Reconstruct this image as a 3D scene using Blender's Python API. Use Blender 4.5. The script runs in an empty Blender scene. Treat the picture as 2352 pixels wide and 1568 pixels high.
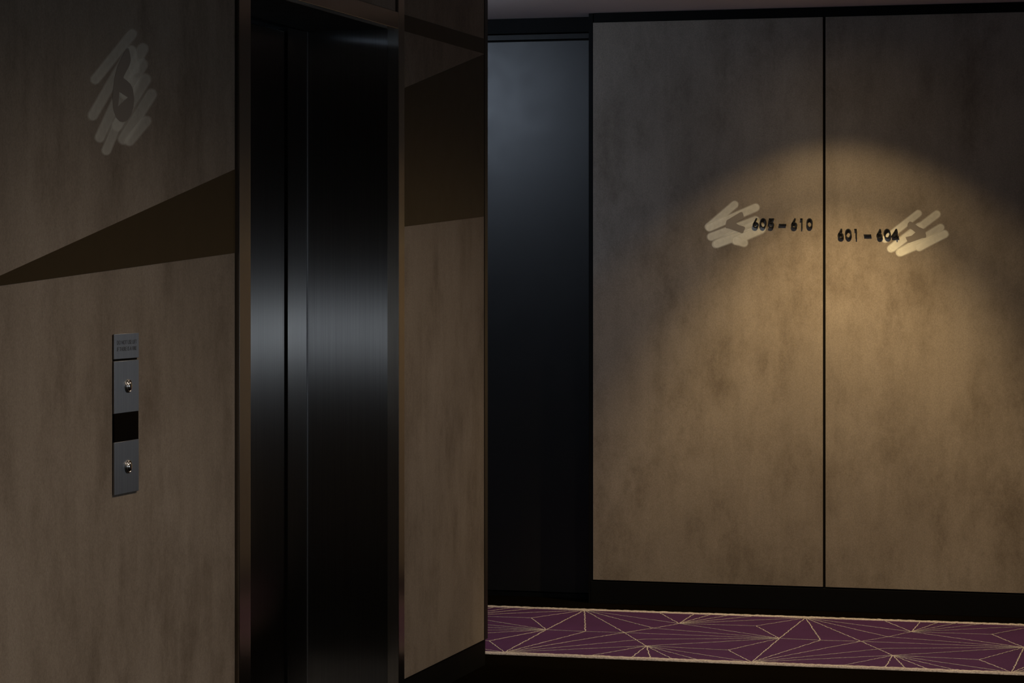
import bpy, bmesh, math, random
from mathutils import Vector, Matrix
from mathutils.geometry import tessellate_polygon
random.seed(6)
scn = bpy.context.scene
C = scn.collection

# ------------------------------------------------------------------ camera
FPX, YAW, HOR, CAMH = 6109.45, math.radians(15.277), 616.0, 1.362
cam = bpy.data.cameras.new('camera'); camo = bpy.data.objects.new('camera', cam); C.objects.link(camo)
cam.sensor_width = 36; cam.lens = FPX / 2352 * 36; cam.shift_y = -(784 - HOR) / 2352
cam.clip_start = .05; cam.clip_end = 100
camo.location = (0, 0, CAMH); camo.rotation_euler = (math.pi / 2, 0, YAW)
scn.camera = camo

# ------------------------------------------------------------------ world (daylight outside the added lobby window)
w = bpy.data.worlds.new('world'); scn.world = w; w.use_nodes = True
w.node_tree.nodes['Background'].inputs[0].default_value = (.62, .78, 1, 1)
w.node_tree.nodes['Background'].inputs[1].default_value = 1.0

# ------------------------------------------------------------------ exposure
vs = scn.view_settings
vs.view_transform = 'Standard'; vs.look = 'None'; vs.gamma = 1; vs.use_curve_mapping = False
vs.exposure = 0.0

# lamp powers (the lamps themselves are built further down)
P_CORE, P_FLOOD = 178.0, 25.0        # warm downlight in front of the numbered panels
P_COOL = 21.5                       # cool wall light in the corridor behind the lift shaft
P_LOBBY = 128.0                      # dim warm lobby downlights
P_ADDED_WINDOW = 8.0                     # cool light at the added window, for the band on the lift steel
P_SPILL = 4.0                       # stray glow of the warm downlight
WARM, COOL, DIM = (1, .71, .35), (.66, .80, 1), (1, .80, .61)

# ------------------------------------------------------------------ main dimensions (metres)
XL = -2.494          # face of the lift wall
YC = 8.808           # end of the lift wall
YB = 10.525          # face of the panelled corridor wall
YD = 10.670          # face of the recessed dark door
ZC = 2.40            # ceiling
XR = 1.10            # lobby wall opposite the lift
Y0 = -1.60           # lobby wall behind
XE, XW = 3.6, -5.2   # corridor ends

def ray(u, v):
    s, c = math.sin(YAW), math.cos(YAW); a = (u - 1176) / FPX
    return Vector((-s + c * a, c + s * a, (HOR - v) / FPX))
def on(u, v, ax, val):
    d = ray(u, v); o = Vector((0, 0, CAMH)); return o + d * ((val - o[ax]) / d[ax])

# ------------------------------------------------------------------ materials
def mat(name):
    m = bpy.data.materials.new(name); m.use_nodes = True
    return m, m.node_tree.nodes, m.node_tree.links, m.node_tree.nodes['Principled BSDF']
def simple(name, col, rough=.5, metal=0, spec=.5):
    m, n, l, b = mat(name)
    b.inputs['Base Color'].default_value = (*col, 1); b.inputs['Roughness'].default_value = rough
    b.inputs['Metallic'].default_value = metal; b.inputs['Specular IOR Level'].default_value = spec
    # slight uneven gloss so that nothing is perfectly flat
    tc = n.new('ShaderNodeTexCoord'); ns = n.new('ShaderNodeTexNoise'); ns.inputs['Scale'].default_value = 14
    mr = n.new('ShaderNodeMapRange'); mr.inputs[3].default_value = max(.02, rough - .04); mr.inputs[4].default_value = min(1, rough + .04)
    l.new(tc.outputs['Object'], ns.inputs['Vector']); l.new(ns.outputs['Fac'], mr.inputs[0]); l.new(mr.outputs[0], b.inputs['Roughness'])
    return m
def noise(n, l, vec, scale, detail=4, rough=.6):
    t = n.new('ShaderNodeTexNoise'); t.inputs['Scale'].default_value = scale; t.inputs['Detail'].default_value = detail
    t.inputs['Roughness'].default_value = rough; l.new(vec, t.inputs['Vector']); return t.outputs['Fac']
def ramp(n, l, fac, stops):
    r = n.new('ShaderNodeValToRGB'); e = r.color_ramp.elements
    while len(e) < len(stops): e.new(.5)
    for k, (p, c) in enumerate(stops): e[k].position = p; e[k].color = (*c, 1)
    l.new(fac, r.inputs[0]); return r.outputs[0]
def mapping(n, l, scale, rot=(0, 0, 0), loc=(0, 0, 0)):
    tc = n.new('ShaderNodeNewGeometry'); mp = n.new('ShaderNodeMapping')
    mp.inputs['Scale'].default_value = scale; mp.inputs['Location'].default_value = loc
    l.new(tc.outputs['Position'], mp.inputs['Vector']); return mp.outputs[0]
def mixc(n, l, a, b, fac, mode='MIX'):
    m = n.new('ShaderNodeMix'); m.data_type = 'RGBA'; m.blend_type = mode
    if isinstance(fac, (int, float)): m.inputs[0].default_value = fac
    else: l.new(fac, m.inputs[0])
    for s, i in ((a, 6), (b, 7)):
        if isinstance(s, tuple): m.inputs[i].default_value = (*s, 1)
        else: l.new(s, m.inputs[i])
    return m.outputs[2]

# cement-look laminate: vertical cloudy streaks with fine speckle
def make_laminate():
    m, n, l, b = mat('cement_laminate')
    v1 = mapping(n, l, (2.2, 2.2, 1.3)); v2 = mapping(n, l, (17, 17, 1.6)); v3 = mapping(n, l, (1, 1, .8)); v4 = mapping(n, l, (4.4, 4.4, 2.3), loc=(3.1, 1.7, .4))
    a = noise(n, l, v1, 1.0, 3, .55); s = noise(n, l, v2, 1.0, 4, .6); g = noise(n, l, v3, 230, 3, .75); k = noise(n, l, v4, 1.0, 9, .74)
    c1 = ramp(n, l, a, [(.30, (.215, .184, .152)), (.52, (.262, .226, .188)), (.72, (.295, .258, .220))])
    c2 = ramp(n, l, s, [(.30, (.80, .79, .78)), (.60, (1, 1, 1))])
    c3 = ramp(n, l, k, [(.34, (.62, .59, .56)), (.47, (.90, .89, .88)), (.56, (1.03, 1.03, 1.03))])
    c4 = ramp(n, l, g, [(.30, (.72, .70, .68)), (.65, (1.10, 1.09, 1.08))])
    c = mixc(n, l, c1, c2, .40, 'MULTIPLY'); c = mixc(n, l, c, c3, .90, 'MULTIPLY'); c = mixc(n, l, c, c4, .75, 'MULTIPLY')
    l.new(c, b.inputs['Base Color']); b.inputs['Roughness'].default_value = .62; b.inputs['Specular IOR Level'].default_value = .25
    bp = n.new('ShaderNodeBump'); bp.inputs['Strength'].default_value = .12; bp.inputs['Distance'].default_value = .002
    l.new(g, bp.inputs['Height']); l.new(bp.outputs[0], b.inputs['Normal'])
    return m
def make_steel(name, col, a_h, a_v):
    """Brushed metal with vertical grain: reflections spread sideways (a_h) far more than up and down (a_v)."""
    m, n, l, b = mat(name); n.remove(b)
    g = n.new('ShaderNodeBsdfAnisotropic'); r2 = math.sqrt(a_h * a_v)
    g.inputs['Roughness'].default_value = math.sqrt(r2); g.inputs['Anisotropy'].default_value = -(1 - r2 / a_h)
    t = n.new('ShaderNodeTangent'); t.direction_type = 'RADIAL'; t.axis = 'Z'; l.new(t.outputs[0], g.inputs['Tangent'])
    v = mapping(n, l, (420, 420, 3)); q = noise(n, l, v, 1, 2, .5)
    l.new(ramp(n, l, q, [(.3, tuple(x * .86 for x in col)), (.7, col)]), g.inputs['Color'])
    l.new(g.outputs[0], n['Material Output'].inputs[0])
    return m
def make_carpet(name, cols, scale=420):
    m, n, l, b = mat(name)
    v = mapping(n, l, (1, 1, 1)); g = noise(n, l, v, scale, 2, .7); a = noise(n, l, v, 5, 3, .6)
    c = ramp(n, l, g, [(.32, cols[0]), (.68, cols[1])]); c2 = ramp(n, l, a, [(.3, (.82, .8, .82)), (.7, (1, 1, 1))])
    l.new(mixc(n, l, c, c2, .8, 'MULTIPLY'), b.inputs['Base Color']); b.inputs['Roughness'].default_value = .95; b.inputs['Specular IOR Level'].default_value = .1
    bp = n.new('ShaderNodeBump'); bp.inputs['Strength'].default_value = .6; bp.inputs['Distance'].default_value = .003
    l.new(g, bp.inputs['Height']); l.new(bp.outputs[0], b.inputs['Normal'])
    return m
M = {}
M['lam'] = make_laminate()
M['steel'] = make_steel('brushed_steel', (.40, .40, .40), .45, .017)
M['jamb'] = make_steel('polished_bronze_steel', (.50, .465, .42), .14, .03)
M['plate'] = make_steel('satin_steel', (.40, .41, .43), .35, .08)
M['chrome'] = simple('chrome', (.80, .79, .76), .22, 1)
M['bronze'] = simple('dark_bronze_laminate', (.040, .029, .015), .42, 0, .16)
M['black'] = simple('matt_black', (.0025, .0025, .0025), .6, 0, .10)
M['trim'] = simple('black_bronze_trim', (.020, .017, .013), .4, .6)
M['glossblack'] = simple('black_display', (.0015, .0015, .002), .35, 0, .02)
M['numeral'] = simple('numeral_black', (.010, .010, .011), .38, 0, .5)
M['door'] = simple('dark_blue_grey_satin', (.0065, .0066, .0070), .40, 0, .5)
M['doorhead_shade'] = simple('satin_head_shade', (.004, .0042, .0046), .45, 0, .22)  # door finish darkened: the shade above the beam is put into the colour
M['ceil'] = simple('ceiling_paint', (.80, .74, .72), .9, 0, .2)
M['paint'] = simple('wall_paint_dark', (.10, .09, .08), .8, 0, .2)
M['floor'] = make_carpet('dark_floor_carpet', ((.0016, .0012, .0007), (.0042, .0031, .0018)), 300); M['floor'].node_tree.nodes['Principled BSDF'].inputs['Specular IOR Level'].default_value = 0
M['pile'] = make_carpet('purple_pile', ((.035, .0118, .047), (.064, .0232, .080)))
M['yarn'] = make_carpet('cream_yarn', ((.24, .215, .205), (.46, .42, .40)), 160)
M['engrave'] = simple('engraved_fill', (.05, .05, .052), .6)
M['white'] = simple('white_metal', (.7, .7, .68), .5)
m, n, l, b = mat('lamp_lens'); b.inputs['Emission Color'].default_value = (1, .8, .55, 1); b.inputs['Emission Strength'].default_value = 6; M['lens'] = m
m, n, l, b = mat('lamp_lens_cool'); b.inputs['Emission Color'].default_value = (.7, .85, 1, 1); b.inputs['Emission Strength'].default_value = 6; M['lensc'] = m
# clear pane
m, n, l, b = mat('added_window_glass'); tr = n.new('ShaderNodeBsdfTransparent'); gl = n.new('ShaderNodeBsdfGlossy'); mx = n.new('ShaderNodeMixShader')
gl.inputs['Roughness'].default_value = .03; mx.inputs[0].default_value = .06
l.new(tr.outputs[0], mx.inputs[1]); l.new(gl.outputs[0], mx.inputs[2]); l.new(mx.outputs[0], n['Material Output'].inputs[0]); M['glass'] = m
# chalky translucent brush paint: coverage from the stroke's own soft edge, broken up by bristle noise
def make_paint(name, cover):
    m, n, l, b = mat(name)
    b.inputs['Base Color'].default_value = (.90, .89, .80, 1); b.inputs['Roughness'].default_value = .8; b.inputs['Specular IOR Level'].default_value = .15
    at = n.new('ShaderNodeAttribute'); at.attribute_name = 'cover'
    v = mapping(n, l, (1, 1, 1)); g = noise(n, l, v, 55, 4, .65)
    mr = n.new('ShaderNodeMapRange'); mr.inputs[1].default_value = .3; mr.inputs[2].default_value = .7; mr.inputs[3].default_value = cover * .88; mr.inputs[4].default_value = cover * 1.06
    l.new(g, mr.inputs[0]); mu = n.new('ShaderNodeMath'); mu.operation = 'MULTIPLY'
    l.new(mr.outputs[0], mu.inputs[0]); l.new(at.outputs['Fac'], mu.inputs[1])
    tr = n.new('ShaderNodeBsdfTransparent'); mx = n.new('ShaderNodeMixShader')
    l.new(mu.outputs[0], mx.inputs[0]); l.new(tr.outputs[0], mx.inputs[1]); l.new(b.outputs[0], mx.inputs[2])
    l.new(mx.outputs[0], n['Material Output'].inputs[0])
    return m
M['brush'] = make_paint('chalk_brush_paint', .74)
M['brush_dim'] = make_paint('chalk_brush_paint_soft', .42)
M['stencil'] = simple('stencil_taupe', (.240, .213, .186), .65, 0, .2)

# ------------------------------------------------------------------ helpers
def link(o, parent=None):
    C.objects.link(o)
    if parent is not None:
        o.parent = parent; o.matrix_parent_inverse = Matrix.Translation(parent.location).inverted() if parent.type == 'EMPTY' else Matrix()
    return o
def mesh_obj(name, verts, faces, m, parent=None, bevel=0, smooth=False):
    me = bpy.data.meshes.new(name); me.from_pydata([tuple(v) for v in verts], [], faces); me.validate()
    bm = bmesh.new(); bm.from_mesh(me); bmesh.ops.recalc_face_normals(bm, faces=bm.faces); bm.to_mesh(me); bm.free()
    if smooth:
        for p in me.polygons: p.use_smooth = True
    me.materials.append(m); o = link(bpy.data.objects.new(name, me), parent)
    if bevel:
        md = o.modifiers.new('bevel', 'BEVEL'); md.width = bevel; md.segments = 2; md.limit_method = 'ANGLE'
    return o
def box_data(a, b, V, Fc):
    k = len(V); x0, y0, z0 = a; x1, y1, z1 = b
    V += [(x0, y0, z0), (x1, y0, z0), (x1, y1, z0), (x0, y1, z0), (x0, y0, z1), (x1, y0, z1), (x1, y1, z1), (x0, y1, z1)]
    Fc += [tuple(k + i for i in q) for q in ((3, 2, 1, 0), (4, 5, 6, 7), (0, 1, 5, 4), (1, 2, 6, 5), (2, 3, 7, 6), (3, 0, 4, 7))]
def box(name, a, b, m, parent=None, bevel=0):
    V, Fc = [], []; box_data(a, b, V, Fc); return mesh_obj(name, V, Fc, m, parent, bevel)
def boxes(name, lst, m, parent=None, bevel=0):
    V, Fc = [], []
    for a, b in lst: box_data(a, b, V, Fc)
    return mesh_obj(name, V, Fc, m, parent, bevel)
def slab(name, loops, off, m, parent=None, bevel=0):
    """Flat shape with optional holes (loops of 3D points), extruded by the vector off."""
    tri = tessellate_polygon([[Vector(p) for p in lp] for lp in loops]); off = Vector(off)
    flat = [Vector(p) for lp in loops for p in lp]; N = len(flat)
    V = flat + [p + off for p in flat]; Fc = [tuple(t) for t in tri] + [tuple(i + N for i in reversed(t)) for t in tri]
    k = 0
    for lp in loops:
        for i in range(len(lp)):
            a, b2 = k + i, k + (i + 1) % len(lp); Fc.append((a, b2, b2 + N, a + N))
        k += len(lp)
    return mesh_obj(name, V, Fc, m, parent, bevel)
def lathe(name, prof, centre, axis, m, parent=None, seg=32):
    """Profile of (radius, height along axis) turned about axis through centre."""
    ax = Vector(axis).normalized(); q = Vector((0, 0, 1)).rotation_difference(ax); V, Fc = [], []
    for r, z in prof:
        for k in range(seg):
            t = 2 * math.pi * k / seg; V.append(Vector(centre) + q @ Vector((r * math.cos(t), r * math.sin(t), z)))
    for i in range(len(prof) - 1):
        for k in range(seg): Fc.append((i * seg + k, i * seg + (k + 1) % seg, (i + 1) * seg + (k + 1) % seg, (i + 1) * seg + k))
    Fc.append(tuple(range(seg))); Fc.append(tuple((len(prof) - 1) * seg + k for k in range(seg)))
    return mesh_obj(name, V, Fc, m, parent, 0, True)
def empty(name, loc):
    o = bpy.data.objects.new(name, None); o.location = loc; o.empty_display_size = .1; C.objects.link(o); return o
def tag(o, label, cat=None, group=None, kind=None):
    o['label'] = label
    if cat: o['category'] = cat
    if group: o['group'] = group
    if kind: o['kind'] = kind
    return o
def struct(o, label=None):
    o['kind'] = 'structure'
    if label: o['label'] = label
    return o

# ================================================================== SETTING
TW = .15
struct(box('floor', (XW, Y0 - .2, -.12), (XE, YB + .4, 0), M['floor']), 'near-black carpeted floor of the lift lobby and corridor')
struct(box('ceiling', (XW, Y0 - .2, ZC), (XE, YB + .4, ZC + .12), M['ceil']), 'plain grey ceiling above the dark corridor')

# ---- lift wall: core with the lift opening, laminate boards and bronze inlays over it
YJ0, YJ1 = 6.4365, 7.8445      # outer edges of the lift frame
YO0, YO1 = 6.518, 7.787        # clear opening
ZH0, ZH1 = 2.097, 2.148        # head band
BT = .014                      # board thickness
XCORE = XL - BT
wl = struct(boxes('wall_left', [((XCORE - .5, Y0, 0), (XCORE, YO0 - .02, ZC)), ((XCORE - .5, YO1 + .02, 0), (XCORE, YC - .004, ZC)),
                                ((XCORE - .5, YO0 - .02, ZH0 + .02), (XCORE, YO1 + .02, ZC))], M['black']),
            'cement-look panelled wall around the lift with a dark bronze wedge')
YA = on(539.5, 600, 0, XL).y; YBL = on(925, 600, 0, XL).y; YBR = on(1112, 600, 0, XL).y
ZSK = .089
def board(name, y0, y1, z0, z1): return box(name, (XCORE, y0, z0), (XL, y1, z1), M['lam'], wl, .0012)
board('panel', YBL, YBR, ZSK, ZC - .002)
board('panel', 4.40, YA, ZSK, ZC - .002)
board('panel', 2.36, 4.394, ZSK, ZC - .002)
board('panel', .32, 2.354, ZSK, ZC - .002)
board('panel', -1.58, .314, ZSK, ZC - .002)
board('panel', YO0 - .02, YO1 - .012, ZH1 + .002, ZC - .002)
# bronze inlays, 1 mm proud
def inlay(pts): return slab('bronze_inlay', [[Vector((XL + .0001, y, z)) for y, z in pts]], (.0009, 0, 0), M['bronze'], wl)
def yz(u, v): p = on(u, v, 0, XL); return (p.y, p.z)
tip = yz(-73, 666); a1 = yz(539.5, 388.5); b1 = yz(539.5, 580.5)
inlay([tip, b1, a1])
inlay([yz(925.5, 520.5), yz(1111.5, 497), yz(1111.5, 124.5), yz(925.5, 203.5)])
inlay([(YBL, ZH0), (YBR, ZH0), (YBR, ZH1), (YBL, ZH1)])
# dark edge strip at the end of the lift wall
struct(box('trim_1', (XL - .52, YBR + .001, ZSK), (XL + .002, YC, ZC - .001), M['trim'], None, .001), 'slim dark bronze edge strip at the end of the lift wall')
struct(boxes('baseboard_left', [((XCORE, YJ1 + .002, 0), (XL - .004, YC - .012, ZSK - .003)), ((XCORE, Y0, 0), (XL - .004, YJ0 - .002, ZSK - .003))], M['black']), 'black skirting below the lift wall panels')

# ---- lift doors
XD = XL - .292
d1 = struct(empty('door_1', (XL - .1, (YO0 + YO1) / 2, 0)), 'brushed dark steel lift doors set deep in a metal frame')
FP = .007
box('jamb', (XL - .03, YJ0, 0), (XL + FP, YO0, ZC - .003), M['jamb'], d1, .0012)
box('jamb', (XL - .03, YO1, 0), (XL + FP, YJ1, ZC - .003), M['jamb'], d1, .0012)
box('head', (XL - .03, YO0, ZH0), (XL + FP - .001, YO1, ZH1), M['jamb'], d1, .0012)
box('return_panel', (XD - .05, YO1, 0), (XL - .03, YO1 + .018, ZH0), M['steel'], d1)
box('return_panel', (XD - .05, YO0 - .018, 0), (XL - .03, YO0, ZH0), M['steel'], d1)
box('soffit', (XD - .05, YO0, ZH0 - .001), (XL - .03, YO1, ZH0 + .018), M['black'], d1)
YS = on(662, 600, 0, XD).y
box('door_leaf', (XD - .030, YS, .012), (XD, YO1 - .001, ZH0 - .002), M['steel'], d1, .0015)
box('edge_seal', (XD - .030, YS - .003, .012), (XD - .001, YS - .0002, ZH0 - .002), M['black'], d1)
box('door_leaf', (XD - .048, YO0, .012), (XD - .011, YS - .0035, ZH0 - .016), M['steel'], d1, .0015)
box('corner_strip', (XD + .0002, YO1 - .0035, .010), (XD + .004, YO1 - .0002, ZH0 - .002), M['plate'], d1, .001)
box('sill', (XD - .06, YO0, 0), (XL - .03, YO1, .010), M['plate'], d1)

# ---- corridor wall with the room signs
wb = struct(boxes('wall_back', [((-2.548, YB + .016, 0), (XE, YB + .35, ZC)), ((XW, YD + .05, 0), (-2.548, YB + .35, ZC))], M['black']),
            'corridor wall faced with tall cement-look panels')
XP0 = on(1362, 700, 1, YB).x; XJ0 = on(1890, 700, 1, YB).x; XJ1 = on(1896, 700, 1, YB).x
PW = XJ0 - XP0; ZP0, ZP1 = .0956, 2.3608
xs = [(XP0, XJ0), (XJ1, XJ1 + PW), (XJ1 + PW + .0105, XJ1 + 2 * PW + .0105), (XJ1 + 2 * PW + .021, XE - .01)]
for x0, x1 in xs: box('panel', (x0, YB, ZP0), (x1, YB + .016, ZP1), M['lam'], wb, .0012)
struct(box('trim_2', (-2.529, YB - .004, ZP1 + .001), (XE, YB + .016, ZC - .001), M['black']), 'black shadow strip between panel tops and ceiling')
struct(box('baseboard_back', (-2.543, YB + .001, 0), (XE, YB + .0155, ZP0 - .006), M['black'], None, .001), 'tall black skirting under the corridor panels')
# black upright that closes the panel edge beside the recess
struct(box('trim_3', (-2.552, YB + .003, 0), (XP0 - .001, YD + .02, ZC - .001), M['black']), 'black edge post between recessed door and panels')

# ---- recessed dark door
d2 = struct(empty('door_2', (-3.1, YD, 0)), 'smooth dark blue-grey door recessed beside the panels')
XQ = -2.556
leaf = box('door_leaf', (-3.55, YD, .022), (XQ - .022, YD + .045, 2.303), M['door'], d2, .001)
box('head_board', (-3.60, YD - .004, 2.337), (XQ, YD + .05, ZC - .002), M['black'], d2, .001)  # black here stands for the shade over the door head
box('head_strip', (-3.60, YD - .002, 2.310), (XQ, YD + .05, 2.332), M['doorhead_shade'], d2, .001)  # darker than the leaf, shade put into its colour
box('jamb', (XQ - .016, YD - .012, 0), (XQ, YD + .05, 2.309), M['door'], d2, .001)
box('jamb', (-3.60, YD - .012, 0), (-3.556, YD + .05, 2.309), M['door'], d2, .001)
box('threshold', (-3.555, YD - .002, 0), (XQ - .017, YD + .05, .018), M['black'], d2)
box('panel', (XW, YD - .004, .09), (-3.603, YD + .05, ZC - .002), M['lam'], wb, .0012)

# ---- rest of the shell (outside the frame)
struct(box('wall_rear', (XCORE - .5, Y0 - .15, 0), (XR + .15, Y0, ZC), M['paint']), 'dark painted lobby wall behind the viewpoint')
WY0, WY1, WZ0, WZ1 = 4.9, 6.3, .93, 1.19  # added opening, kept low so the highlight on the lift steel stays thin
struct(boxes('wall_right', [((XR, Y0, 0), (XR + .15, WY0, ZC)), ((XR, WY1, 0), (XR + .15, 9.0, ZC)),
                            ((XR, WY0, 0), (XR + .15, WY1, WZ0)), ((XR, WY0, WZ1), (XR + .15, WY1, ZC))], M['paint']), 'dark painted lobby wall facing the lift')
win = struct(empty('added_window', (XR + .08, (WY0 + WY1) / 2, WZ0)), 'unseen low window added opposite the lift for the cool band on the steel')
boxes('added_window_frame', [((XR + .05, WY0, WZ0), (XR + .10, WY0 + .04, WZ1)), ((XR + .05, WY1 - .04, WZ0), (XR + .10, WY1, WZ1)),
                       ((XR + .05, WY0 + .04, WZ0), (XR + .10, WY1 - .04, WZ0 + .04)), ((XR + .05, WY0 + .04, WZ1 - .04), (XR + .10, WY1 - .04, WZ1))], M['black'], win)
box('pane', (XR + .072, WY0 + .04, WZ0 + .04), (XR + .078, WY1 - .04, WZ1 - .04), M['glass'], win)
struct(box('wall_corridor_right', (XR + .15, 8.86, 0), (XE, 9.0, ZC), M['paint']), 'dark corridor wall beyond the lobby')
struct(box('wall_corridor_left', (XW, 8.70, 0), (XL - .53, YC - .004, ZC), M['paint']), 'dark corridor wall behind the lift shaft')
struct(box('wall_end_right', (XE, 8.8, 0), (XE + .12, YB + .35, ZC), M['paint']), 'dark wall closing the corridor')
struct(box('wall_end_left', (XW - .12, 8.7, 0), (XW, YB + .35, ZC), M['paint']), 'dark wall closing the far corridor')

# ---- lights
def light(name, kind, loc, energy, col, parent=None, rot=(0, 0, 0), **kw):
    d = bpy.data.lights.new(name, kind); d.energy = energy; d.color = col
    for k, v in kw.items(): setattr(d, k, v)
    o = bpy.data.objects.new(name, d); o.location = loc; o.rotation_euler = rot; return link(o, parent)
light('added_window_light', 'AREA', (XR + .12, (WY0 + WY1) / 2, (WZ0 + WZ1) / 2), P_ADDED_WINDOW, (.86, .93, 1), win, (0, math.pi / 2, 0), shape='RECTANGLE', size=WZ1 - WZ0 - .08, size_y=WY1 - WY0 - .08)  # added source that makes the cool highlight band on the lift steel
def downlight(x, y, lens, label):
    t = empty('downlight', (x, y, ZC)); tag(t, label, 'downlight', 'recessed ceiling downlights')
    lathe('trim_ring', [(.032, 0), (.046, 0), (.046, -.004), (.042, -.007), (.034, -.006), (.032, -.002)], (x, y, ZC), (0, 0, 1), M['white'], t)
    lathe('lens', [(.031, -.0005), (.031, -.0025)], (x, y, ZC), (0, 0, 1), lens, t)
    return t
t = downlight(-1.533, YB - .60, M['lens'], 'warm recessed downlight nearest the numbered corridor panels')
light('core_beam', 'SPOT', (-1.533, YB - .60, ZC - .012), P_CORE, WARM, t, spot_size=math.radians(79), spot_blend=.62, shadow_soft_size=.016)
light('flood_beam', 'SPOT', (-1.533, YB - .60, ZC - .012), P_FLOOD, WARM, t, spot_size=math.radians(102), spot_blend=.35, shadow_soft_size=.016)
light('spill_glow', 'SPOT', (-1.533, YB - .60, ZC - .012), P_SPILL, WARM, t, spot_size=math.radians(172), spot_blend=1, shadow_soft_size=.03)
SX, SY, SZ = -3.58, YC - .004, 2.17
t = empty('wall_light', (SX, SY, SZ)); tag(t, 'small round cool white wall light behind the lift wall facing the dark door', 'wall light')
lathe('base', [(.060, 0), (.060, .012), (.054, .016)], (SX, SY, SZ), (0, 1, 0), M['white'], t)
lathe('dome', [(.050, .016), (.048, .026), (.040, .036), (.026, .043), (.008, .046)], (SX, SY, SZ), (0, 1, 0), M['lensc'], t)
light('cool_glow', 'POINT', (SX, SY + .11, SZ), P_COOL, COOL, t, shadow_soft_size=.055)
for x, y, lab in ((-.9, 3.2, 'dim recessed lobby downlight nearest the viewpoint'), (-.9, 5.4, 'dim recessed lobby downlight across from the call buttons'), (-.9, 7.9, 'dim recessed lobby downlight across from the lift doors')):
    t = downlight(x, y, M['lens'], lab)
    light('lobby_beam', 'SPOT', (x, y, ZC - .012), P_LOBBY, DIM, t, spot_size=math.radians(153), spot_blend=1, shadow_soft_size=.05)

# ================================================================== OBJECTS
# ---- carpet runner
def c6(x, y): return on(1090 + x / 3.675, 1320 + y / 3.675, 2, 0)
CY0, CY1 = 9.037, 10.297
CX0, CX1 = XW + .05, XE - .05
rn = empty('carpet_runner', ((CX0 + CX1) / 2, (CY0 + CY1) / 2, 0))
tag(rn, 'purple carpet runner with cream lines along the corridor floor', 'carpet')
box('pile', (CX0, CY0 + .004, .0005), (CX1, CY1 - .004, .004), M['pile'], rn)
def wob_strip(V, Fc, p, q, wd, z, amp=.0022, step=.010, drop=.0025):
    L = (q - p).length; nseg = max(2, int(L / step)); d = (q - p) / L; nn = Vector((-d.y, d.x, 0)); k = len(V)
    for i in range(nseg + 1):
        c = p.lerp(q, i / nseg) + nn * random.uniform(-amp, amp) * (0 if i in (0, nseg) else 1); ww = wd * random.uniform(.75, 1.15) / 2
        V.append((*(c + nn * ww).xy, z)); V.append((*(c - nn * ww).xy, z)); V.append((*(c + nn * ww).xy, z - drop)); V.append((*(c - nn * ww).xy, z - drop))
    for i in range(nseg):
        a = k + 4 * i; Fc += [(a, a + 1, a + 5, a + 4), (a, a + 4, a + 6, a + 2), (a + 1, a + 3, a + 7, a + 5)]
for y in (CY0 + .015, CY1 - .015):       # rounded woven border cords
    V, Fc = [], []; NS, NA = 900, 6
    for i in range(NS + 1):
        x = CX0 + (CX1 - CX0) * i / NS; wob = random.uniform(-.0010, .0010); hh = .0085 * random.uniform(.85, 1.1)
        for k in range(NA + 1):
            t = math.pi * k / NA; V.append((x, y + wob - .018 * math.cos(t), .0006 + hh * math.sin(t)))
    for i in range(NS):
        for k in range(NA): a = i * (NA + 1) + k; Fc.append((a, a + 1, a + NA + 2, a + NA + 1))
    mesh_obj('border_stripe', V, Fc, M['yarn'], rn, 0, True)
nd = {'A': (925, 308), 'B': (605, 473), 'Cc': (262, 660), 'D': (478, 372), 'E': (935, 488), 'G': (1262, 497), 'H': (1450, 610), 'K': (1728, 420), 'Mm': (1510, 460), 'N': (2140, 645), 'J': (1430, 553),
      'k0': (1552, 333), 'k1': (1850, 342), 'k2': (1992, 347), 'k3': (2150, 351), 'k4': (2352, 358), 'h0': (960, 700), 'h1': (1312, 715), 'h2': (1478, 720), 'h3': (1655, 730), 'h4': (1880, 742)}
nd = {k: c6(*v) for k, v in nd.items()}
for k in ('A', 'k0', 'k1', 'k2', 'k3', 'k4'): nd[k].y = CY1 - .028
for k in ('Cc', 'h0', 'h1', 'h2', 'h3', 'h4'): nd[k].y = CY0 + .028
PER = on(1700 + 535 / 3.607, 1423, 2, 0).x - on(1090 + 925 / 3.675, 1404, 2, 0).x
seg = [('A', 'B'), ('B', 'Cc'), ('A', 'D'), ('D', 'B'), ('A', 'E'), ('E', 'Cc'), ('A', 'G'), ('G', 'H'), ('A', 'Mm'), ('Mm', "B'"), ('A', 'K'), ('K', 'k0'), ('K', 'k1'), ('K', 'k2'), ('K', 'k3'), ('K', 'k4'),
       ('K', "A'"), ('K', "D'"), ('K', "B'"), ('K', 'Mm'), ('Mm', 'G'), ('G', 'Cc'), ('B', 'E'), ('E', 'G'), ('G', "B'"), ('Cc', 'J'), ('J', "B'"), ('Cc', 'H'), ('H', "B'"), ('H', 'N'), ('N', "B'"), ('N', "Cc'"), ('H', "Cc'"),
       ('H', 'h0'), ('H', 'h1'), ('H', 'h2'), ('H', 'h3'), ('H', 'h4')]
def node(k, off):
    p = nd[k.rstrip("'")].copy(); p.x += off + (PER if k.endswith("'") else 0); p.z = 0; return p
for rep in range(-3, 6):
    V, Fc = [], []
    for a, b in seg:
        p, q = node(a, rep * PER), node(b, rep * PER)
        if min(p.x, q.x) < CX0 or max(p.x, q.x) > CX1: continue
        wob_strip(V, Fc, p, q, .0040, .0050 + random.uniform(0, .0006), .0012 + .0010 * abs((q - p).normalized().y))
    if V: mesh_obj('woven_lines', V, Fc, M['yarn'], rn)

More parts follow.
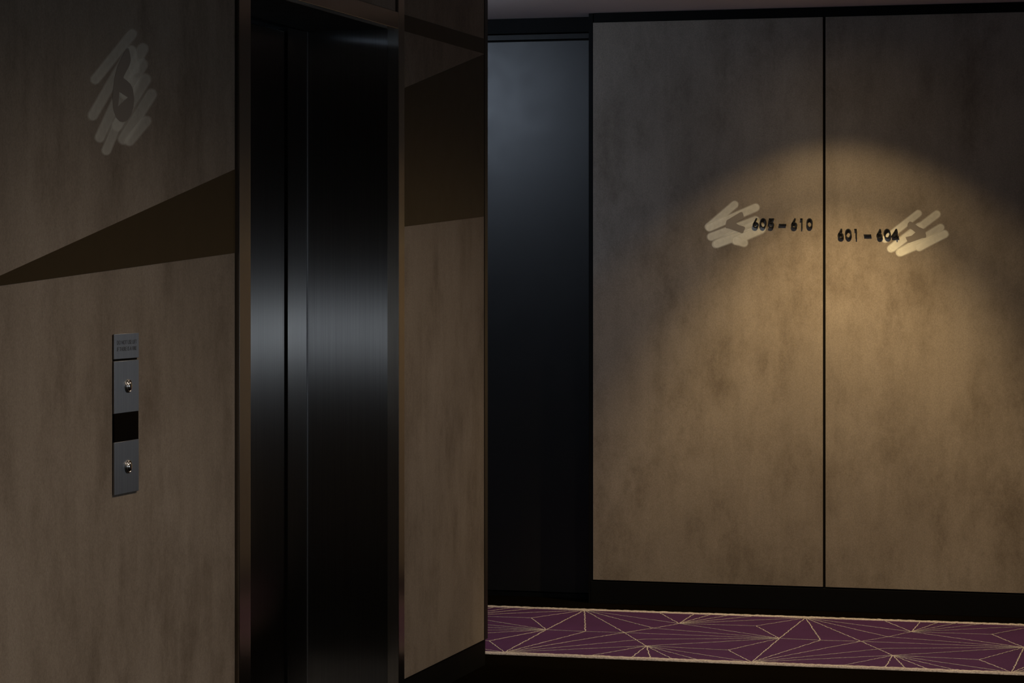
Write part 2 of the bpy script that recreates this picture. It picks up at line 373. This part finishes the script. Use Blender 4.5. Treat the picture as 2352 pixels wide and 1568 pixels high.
# ---- lift call panel
def yl(u): return on(u, 700, 0, XL).y
Y1, Y2 = yl(257.5), yl(313.5); PT = .006
cp = empty('lift_call_panel', (XL, (Y1 + Y2) / 2, .84)); tag(cp, 'narrow brushed steel lift call panel with two chrome buttons', 'call panel')
z = [on(285, v, 0, XL).z for v in (765.5, 823.2, 827.6, 947, 1012, 1132)]
box('back_plate', (XL, Y1 + .002, z[5] + .002), (XL + .002, Y2 - .002, z[0] - .002), M['black'], cp)
tp = box('notice_plate', (XL + .002, Y1, z[1]), (XL + PT, Y2, z[0]), M['plate'], cp, .0008)
box('button_plate', (XL + .002, Y1, z[3]), (XL + PT, Y2, z[2]), M['plate'], cp, .0008)
box('display', (XL + .002, Y1, z[4]), (XL + PT - .0008, Y2, z[3]), M['glossblack'], cp, .0005)
box('button_plate', (XL + .002, Y1, z[5]), (XL + PT, Y2, z[4]), M['plate'], cp, .0008)
for v in (886, 1071):
    c = on(287, v, 0, XL); c = Vector((XL + PT, c.y, c.z))
    bt = lathe('button', [(.0150, 0), (.0158, .0015), (.0155, .0045), (.0142, .0062), (.0128, .0062), (.0122, .0050)], c, (1, 0, 0), M['chrome'], cp)
    lathe('button_dome', [(.0120, .004), (.0118, .0055), (.0102, .0075), (.0075, .0092), (.0040, .0102), (.0010, .0105)], c, (1, 0, 0), M['chrome'], bt)
def text_mesh(name, body, size, width, loc, m, parent):
    """Lettering lying on the lift wall: reads along +Y, up is +Z."""
    cu = bpy.data.curves.new(name, 'FONT'); cu.body = body; cu.size = size; cu.align_x = 'CENTER'; cu.align_y = 'CENTER'; cu.extrude = .0002
    o = bpy.data.objects.new(name + '_tmp', cu); C.objects.link(o); dg = bpy.context.evaluated_depsgraph_get(); dg.update()
    me = bpy.data.meshes.new_from_object(o.evaluated_get(dg)); C.objects.unlink(o); bpy.data.objects.remove(o)
    xs_ = [v.co.x for v in me.vertices]; k = width / (max(xs_) - min(xs_))
    for v in me.vertices: v.co = Vector((loc[0] + v.co.z, loc[1] + v.co.x * k, loc[2] + v.co.y))
    me.name = name; me.materials.clear(); me.materials.append(m); o = link(bpy.data.objects.new(name, me)); o.parent = parent
    return o
yc = (Y1 + Y2) / 2
text_mesh('engraved_text', 'DO NOT USE LIFT', .0135, .112, (XL + PT + .0002, yc, on(285, 786, 0, XL).z), M['engrave'], tp)
text_mesh('engraved_text', 'IF THERE IS A FIRE', .0135, .112, (XL + PT + .0002, yc, on(285, 801, 0, XL).z), M['engrave'], tp)

# ---- painted brush marks
def stroke(name, p0, p1, r, fn, nrm, lift, m, parent):
    """Soft capsule of paint from p0 to p1 (pixels on the wall plane given by fn), 'cover' fades at its edge."""
    p0, p1 = Vector(p0), Vector(p1); d = (p1 - p0); L = d.length; d.normalize(); nn = Vector((-d.y, d.x))
    V, Fc, A = [], [], []; ns, na = 14, 10
    def outline(rr):
        pts = []
        for i in range(na + 1):
            t = math.pi * (i / na) + math.pi / 2; pts.append(p0 + (d * math.cos(t) + nn * math.sin(t)) * rr)
        for i in range(1, ns): pts.append(p0 - nn * rr + d * L * i / ns)
        for i in range(na + 1):
            t = math.pi * (i / na) - math.pi / 2; pts.append(p1 + (d * math.cos(t) + nn * math.sin(t)) * rr)
        for i in range(1, ns): pts.append(p1 + nn * rr - d * L * i / ns)
        return pts
    rings = [(r * .02, .90), (r * .50, .94), (r * .72, .98), (r * .90, .50), (r * 1.10, 0.0)]
    base = 0
    for rr, a in rings:
        for p in outline(rr):
            f = (p - p0).dot(d) / max(L, 1e-6); V.append(fn(p.x, p.y) + Vector(nrm) * lift); A.append(a * (1.0 - .22 * max(0, min(1, f))))
    n1 = len(V) // len(rings)
    for k in range(len(rings) - 1):
        for i in range(n1):
            a, b2 = k * n1 + i, k * n1 + (i + 1) % n1; Fc.append((a, b2, b2 + n1, a + n1))
    # centre strip
    for i in range(n1 // 2):
        a, b2, c, e = i, i + 1, n1 - 1 - i - 1, n1 - 1 - i
        if len({a, b2, c, e}) == 4 and b2 < c: Fc.append((a, b2, c, e))
    me = bpy.data.meshes.new(name); me.from_pydata([tuple(v) for v in V], [], Fc)
    at = me.attributes.new('cover', 'FLOAT', 'POINT'); at.data.foreach_set('value', A); me.materials.append(m)
    return link(bpy.data.objects.new(name, me), parent)

def wayfinder(name, label, orig, sc, strokes, chevron, digs):
    fn = lambda x, y: on(orig[0] + x / sc, orig[1] + y / sc, 1, YB)
    ctr = fn(*chevron[0]); s = empty(name, (ctr.x, YB, ctr.z)); tag(s, label, 'sign', 'room direction signs')
    for i, (x0, y0, x1, y1, r) in enumerate(strokes): stroke('brush_stroke', (x0, y0), (x1, y1), r, fn, (0, -1, 0), .0001 + .00003 * i, M['brush'], s)
    o = slab('arrow', [[fn(*p) + Vector((0, -.00036, 0)) for p in chevron]], (0, -.0001, 0), M['stencil'], s); o['label'] = 'taupe arrowhead'
    for ch, x0, x1, y0, y1 in digs: numeral(ch, x0, x1, y0, y1, s)
    return s

DT, DZ = .0085, .0045   # numeral depth, stroke width
def ribbon(pts, wd, closed, V, Fc):
    """Flat stroke along 2D points (metres on the wall, x right, z up), extruded off the wall."""
    n = len(pts); k = len(V)
    for i in range(n):
        a = pts[(i - 1) % n] if (closed or i) else pts[i]; b2 = pts[(i + 1) % n] if (closed or i < n - 1) else pts[i]
        d = (b2 - a).normalized(); nn = Vector((-d.y, d.x))
        if not closed and 0 < i < n - 1:
            d1_ = (pts[i] - a).normalized(); nn = nn / max(.5, nn.dot(Vector((-d1_.y, d1_.x))))
        for s in (1, -1):
            q = pts[i] + nn * wd / 2 * s; V.append((q.x, YB - DT, q.y)); V.append((q.x, YB - .0002, q.y))
    for i in range(n if closed else n - 1):
        a, b2 = k + 4 * i, k + 4 * ((i + 1) % n)
        Fc += [(a, b2, b2 + 2, a + 2), (a + 1, a + 3, b2 + 3, b2 + 1), (a, a + 1, b2 + 1, b2), (a + 2, b2 + 2, b2 + 3, a + 3)]
    if not closed:
        e = k + 4 * (n - 1); Fc += [(k, k + 2, k + 3, k + 1), (e, e + 1, e + 3, e + 2)]
def ell(cx, cy, rx, ry, t0=0, t1=360, n=40):
    full = abs(t1 - t0) >= 360
    return [Vector((cx + rx * math.cos(math.radians(t0 + (t1 - t0) * i / (n if full else n - 1))), cy + ry * math.sin(math.radians(t0 + (t1 - t0) * i / (n if full else n - 1))))) for i in range(n)]
def numeral(ch, u0, u1, v0, v1, parent):
    a = on(u0, v1, 1, YB); b = on(u1, v0, 1, YB); x0, x1, z0, z1 = a.x, b.x, a.z, b.z; W, Hh = x1 - x0, z1 - z0; s = DZ; V, Fc = [], []
    if ch == '0': ribbon(ell((x0 + x1) / 2, (z0 + z1) / 2, (W - s) / 2, (Hh - s) / 2), s, True, V, Fc)
    elif ch == '6':
        r = (W - s) / 2; cx, cz = (x0 + x1) / 2, z0 + s / 2 + r; ribbon(ell(cx, cz, r, r), s, True, V, Fc)
        th = math.radians(150); tp_ = Vector((cx + r * math.cos(th), cz + r * math.sin(th))); ribbon([tp_, Vector((cx + r * .42, z1))], s * 1.05, False, V, Fc)
    elif ch == '1':
        ribbon([Vector((x1 - s / 2, z0)), Vector((x1 - s / 2, z1))], s, False, V, Fc); ribbon([Vector((x0, z1 - s * .55)), Vector((x1 - s * .2, z1 - s * .55))], s * 1.1, False, V, Fc)
    elif ch == '5':
        r = (W - s) / 2; cx, cz = (x0 + x1) / 2, z0 + s / 2 + r
        ribbon(ell(cx, cz, r, r, 215, 488, 36), s, False, V, Fc)
        ribbon([Vector((x0 + W * .16, cz + r * .55)), Vector((x0 + W * .26, z1))], s, False, V, Fc)
        ribbon([Vector((x0 + W * .22, z1 - s / 2)), Vector((x1 - W * .02, z1 - s / 2))], s, False, V, Fc)
    elif ch == '4':
        xv = x0 + W * .72; ribbon([Vector((xv, z0)), Vector((xv, z1))], s, False, V, Fc)
        ribbon([Vector((x0, z0 + Hh * .26)), Vector((x1, z0 + Hh * .26))], s, False, V, Fc)
        ribbon([Vector((x0 + s * .6, z0 + Hh * .27)), Vector((xv, z1 - s * .3))], s, False, V, Fc)
    elif ch == '-':
        ribbon([Vector((x0, (z0 + z1) / 2)), Vector((x1, (z0 + z1) / 2))], Hh, False, V, Fc)
    o = mesh_obj('dash' if ch == '-' else 'numeral', V, Fc, M['numeral'], parent); o['label'] = 'raised black dash' if ch == '-' else 'raised black numeral ' + ch
    return o
def dg(ox, oy, ch, x0, x1, y0, y1): return (ch, ox + x0 / 14.7, ox + x1 / 14.7, oy + y0 / 14.7, oy + y1 / 14.7)
S1 = [(285, 690, 740, 300, 72), (300, 700, 1105, 352, 76), (330, 862, 1105, 572, 76), (410, 990, 1100, 640, 74), (430, 985, 1215, 705, 78), (760, 925, 1200, 735, 82), (765, 930, 900, 965, 80)]
CH1 = [(600, 575), (835, 435), (870, 430), (888, 462), (898, 500), (895, 530), (878, 550), (815, 578), (760, 625), (820, 660), (915, 688), (922, 712), (888, 792), (870, 802), (645, 720), (588, 712), (578, 685), (584, 630)]
D1 = [dg(1720, 490, *a) for a in (('6', 140, 338, 160, 492), ('0', 385, 600, 158, 492), ('5', 655, 858, 165, 492), ('-', 1022, 1266, 352, 392), ('6', 1435, 1638, 165, 500), ('1', 1740, 1818, 168, 500), ('0', 1952, 2162, 162, 492))]
wayfinder('room_sign', 'black numerals 605 – 610 with left arrow on chalky white brush marks', (1590, 430), 7.587, S1, CH1, D1)
S2 = [(1060, 825, 1585, 415, 62), (1150, 975, 1600, 620, 66), (1290, 1035, 1560, 890, 68), (1180, 960, 1880, 428, 66), (1300, 1030, 1940, 640, 66), (1310, 1030, 2005, 742, 70), (1600, 955, 2000, 745, 66)]
CH2 = [(1412, 600), (1422, 568), (1450, 542), (1478, 548), (1600, 632), (1680, 664), (1697, 700), (1712, 770), (1706, 800), (1650, 805), (1440, 882), (1415, 865), (1398, 830), (1383, 792), (1480, 768), (1540, 715), (1480, 668), (1415, 640)]
D2 = [dg(1915, 510, *a) for a in (('6', 138, 336, 222, 552), ('0', 386, 602, 222, 552), ('1', 697, 777, 228, 552), ('-', 1018, 1262, 412, 452), ('6', 1446, 1640, 232, 562), ('0', 1692, 1922, 222, 552), ('4', 1945, 2185, 225, 570))]
wayfinder('room_sign', 'black numerals 601 – 604 with right arrow on chalky white brush marks', (1880, 430), 6.918, S2, CH2, D2)

# ---- floor number on the lift wall
fl = lambda x, y: on(150 + x / 4.357, 40 + y / 4.357, 0, XL)
c0 = fl(580, 800); fs = empty('floor_number_sign', (XL, c0.y, c0.z)); tag(fs, 'floor number 6 left bare in chalky white brush marks above the call panel', 'sign')
S3 = [(300, 620, 668, 165, 54), (275, 980, 600, 420, 56), (345, 1200, 640, 560, 56), (410, 1330, 700, 640, 52), (580, 1215, 860, 770, 62), (640, 1235, 810, 1035, 56), (560, 700, 775, 315, 62), (600, 760, 765, 470, 66), (580, 980, 800, 620, 64), (520, 1080, 620, 900, 66), (660, 330, 690, 520, 56)]
for i, (x0, y0, x1, y1, r) in enumerate(S3): stroke('brush_stroke', (x0, y0), (x1, y1), r, fl, (1, 0, 0), .0001 + .00003 * i, M['brush_dim'], fs)
six = [(612, 310), (560, 400), (520, 490), (492, 600), (476, 720), (471, 820), (480, 920), (505, 1000), (540, 1040), (575, 1048), (615, 1035), (655, 980), (680, 900), (688, 820), (675, 720), (650, 665), (615, 632), (578, 605), (598, 560), (640, 480), (655, 430), (646, 370), (632, 312)]
tri_ = [(540, 745), (625, 800), (525, 893)]
o = slab('numeral', [[fl(*p) + Vector((.00046, 0, 0)) for p in six], [fl(*p) + Vector((.00046, 0, 0)) for p in tri_]], (.0001, 0, 0), M['stencil'], fs); o['label'] = 'taupe numeral 6 with a triangular hole'
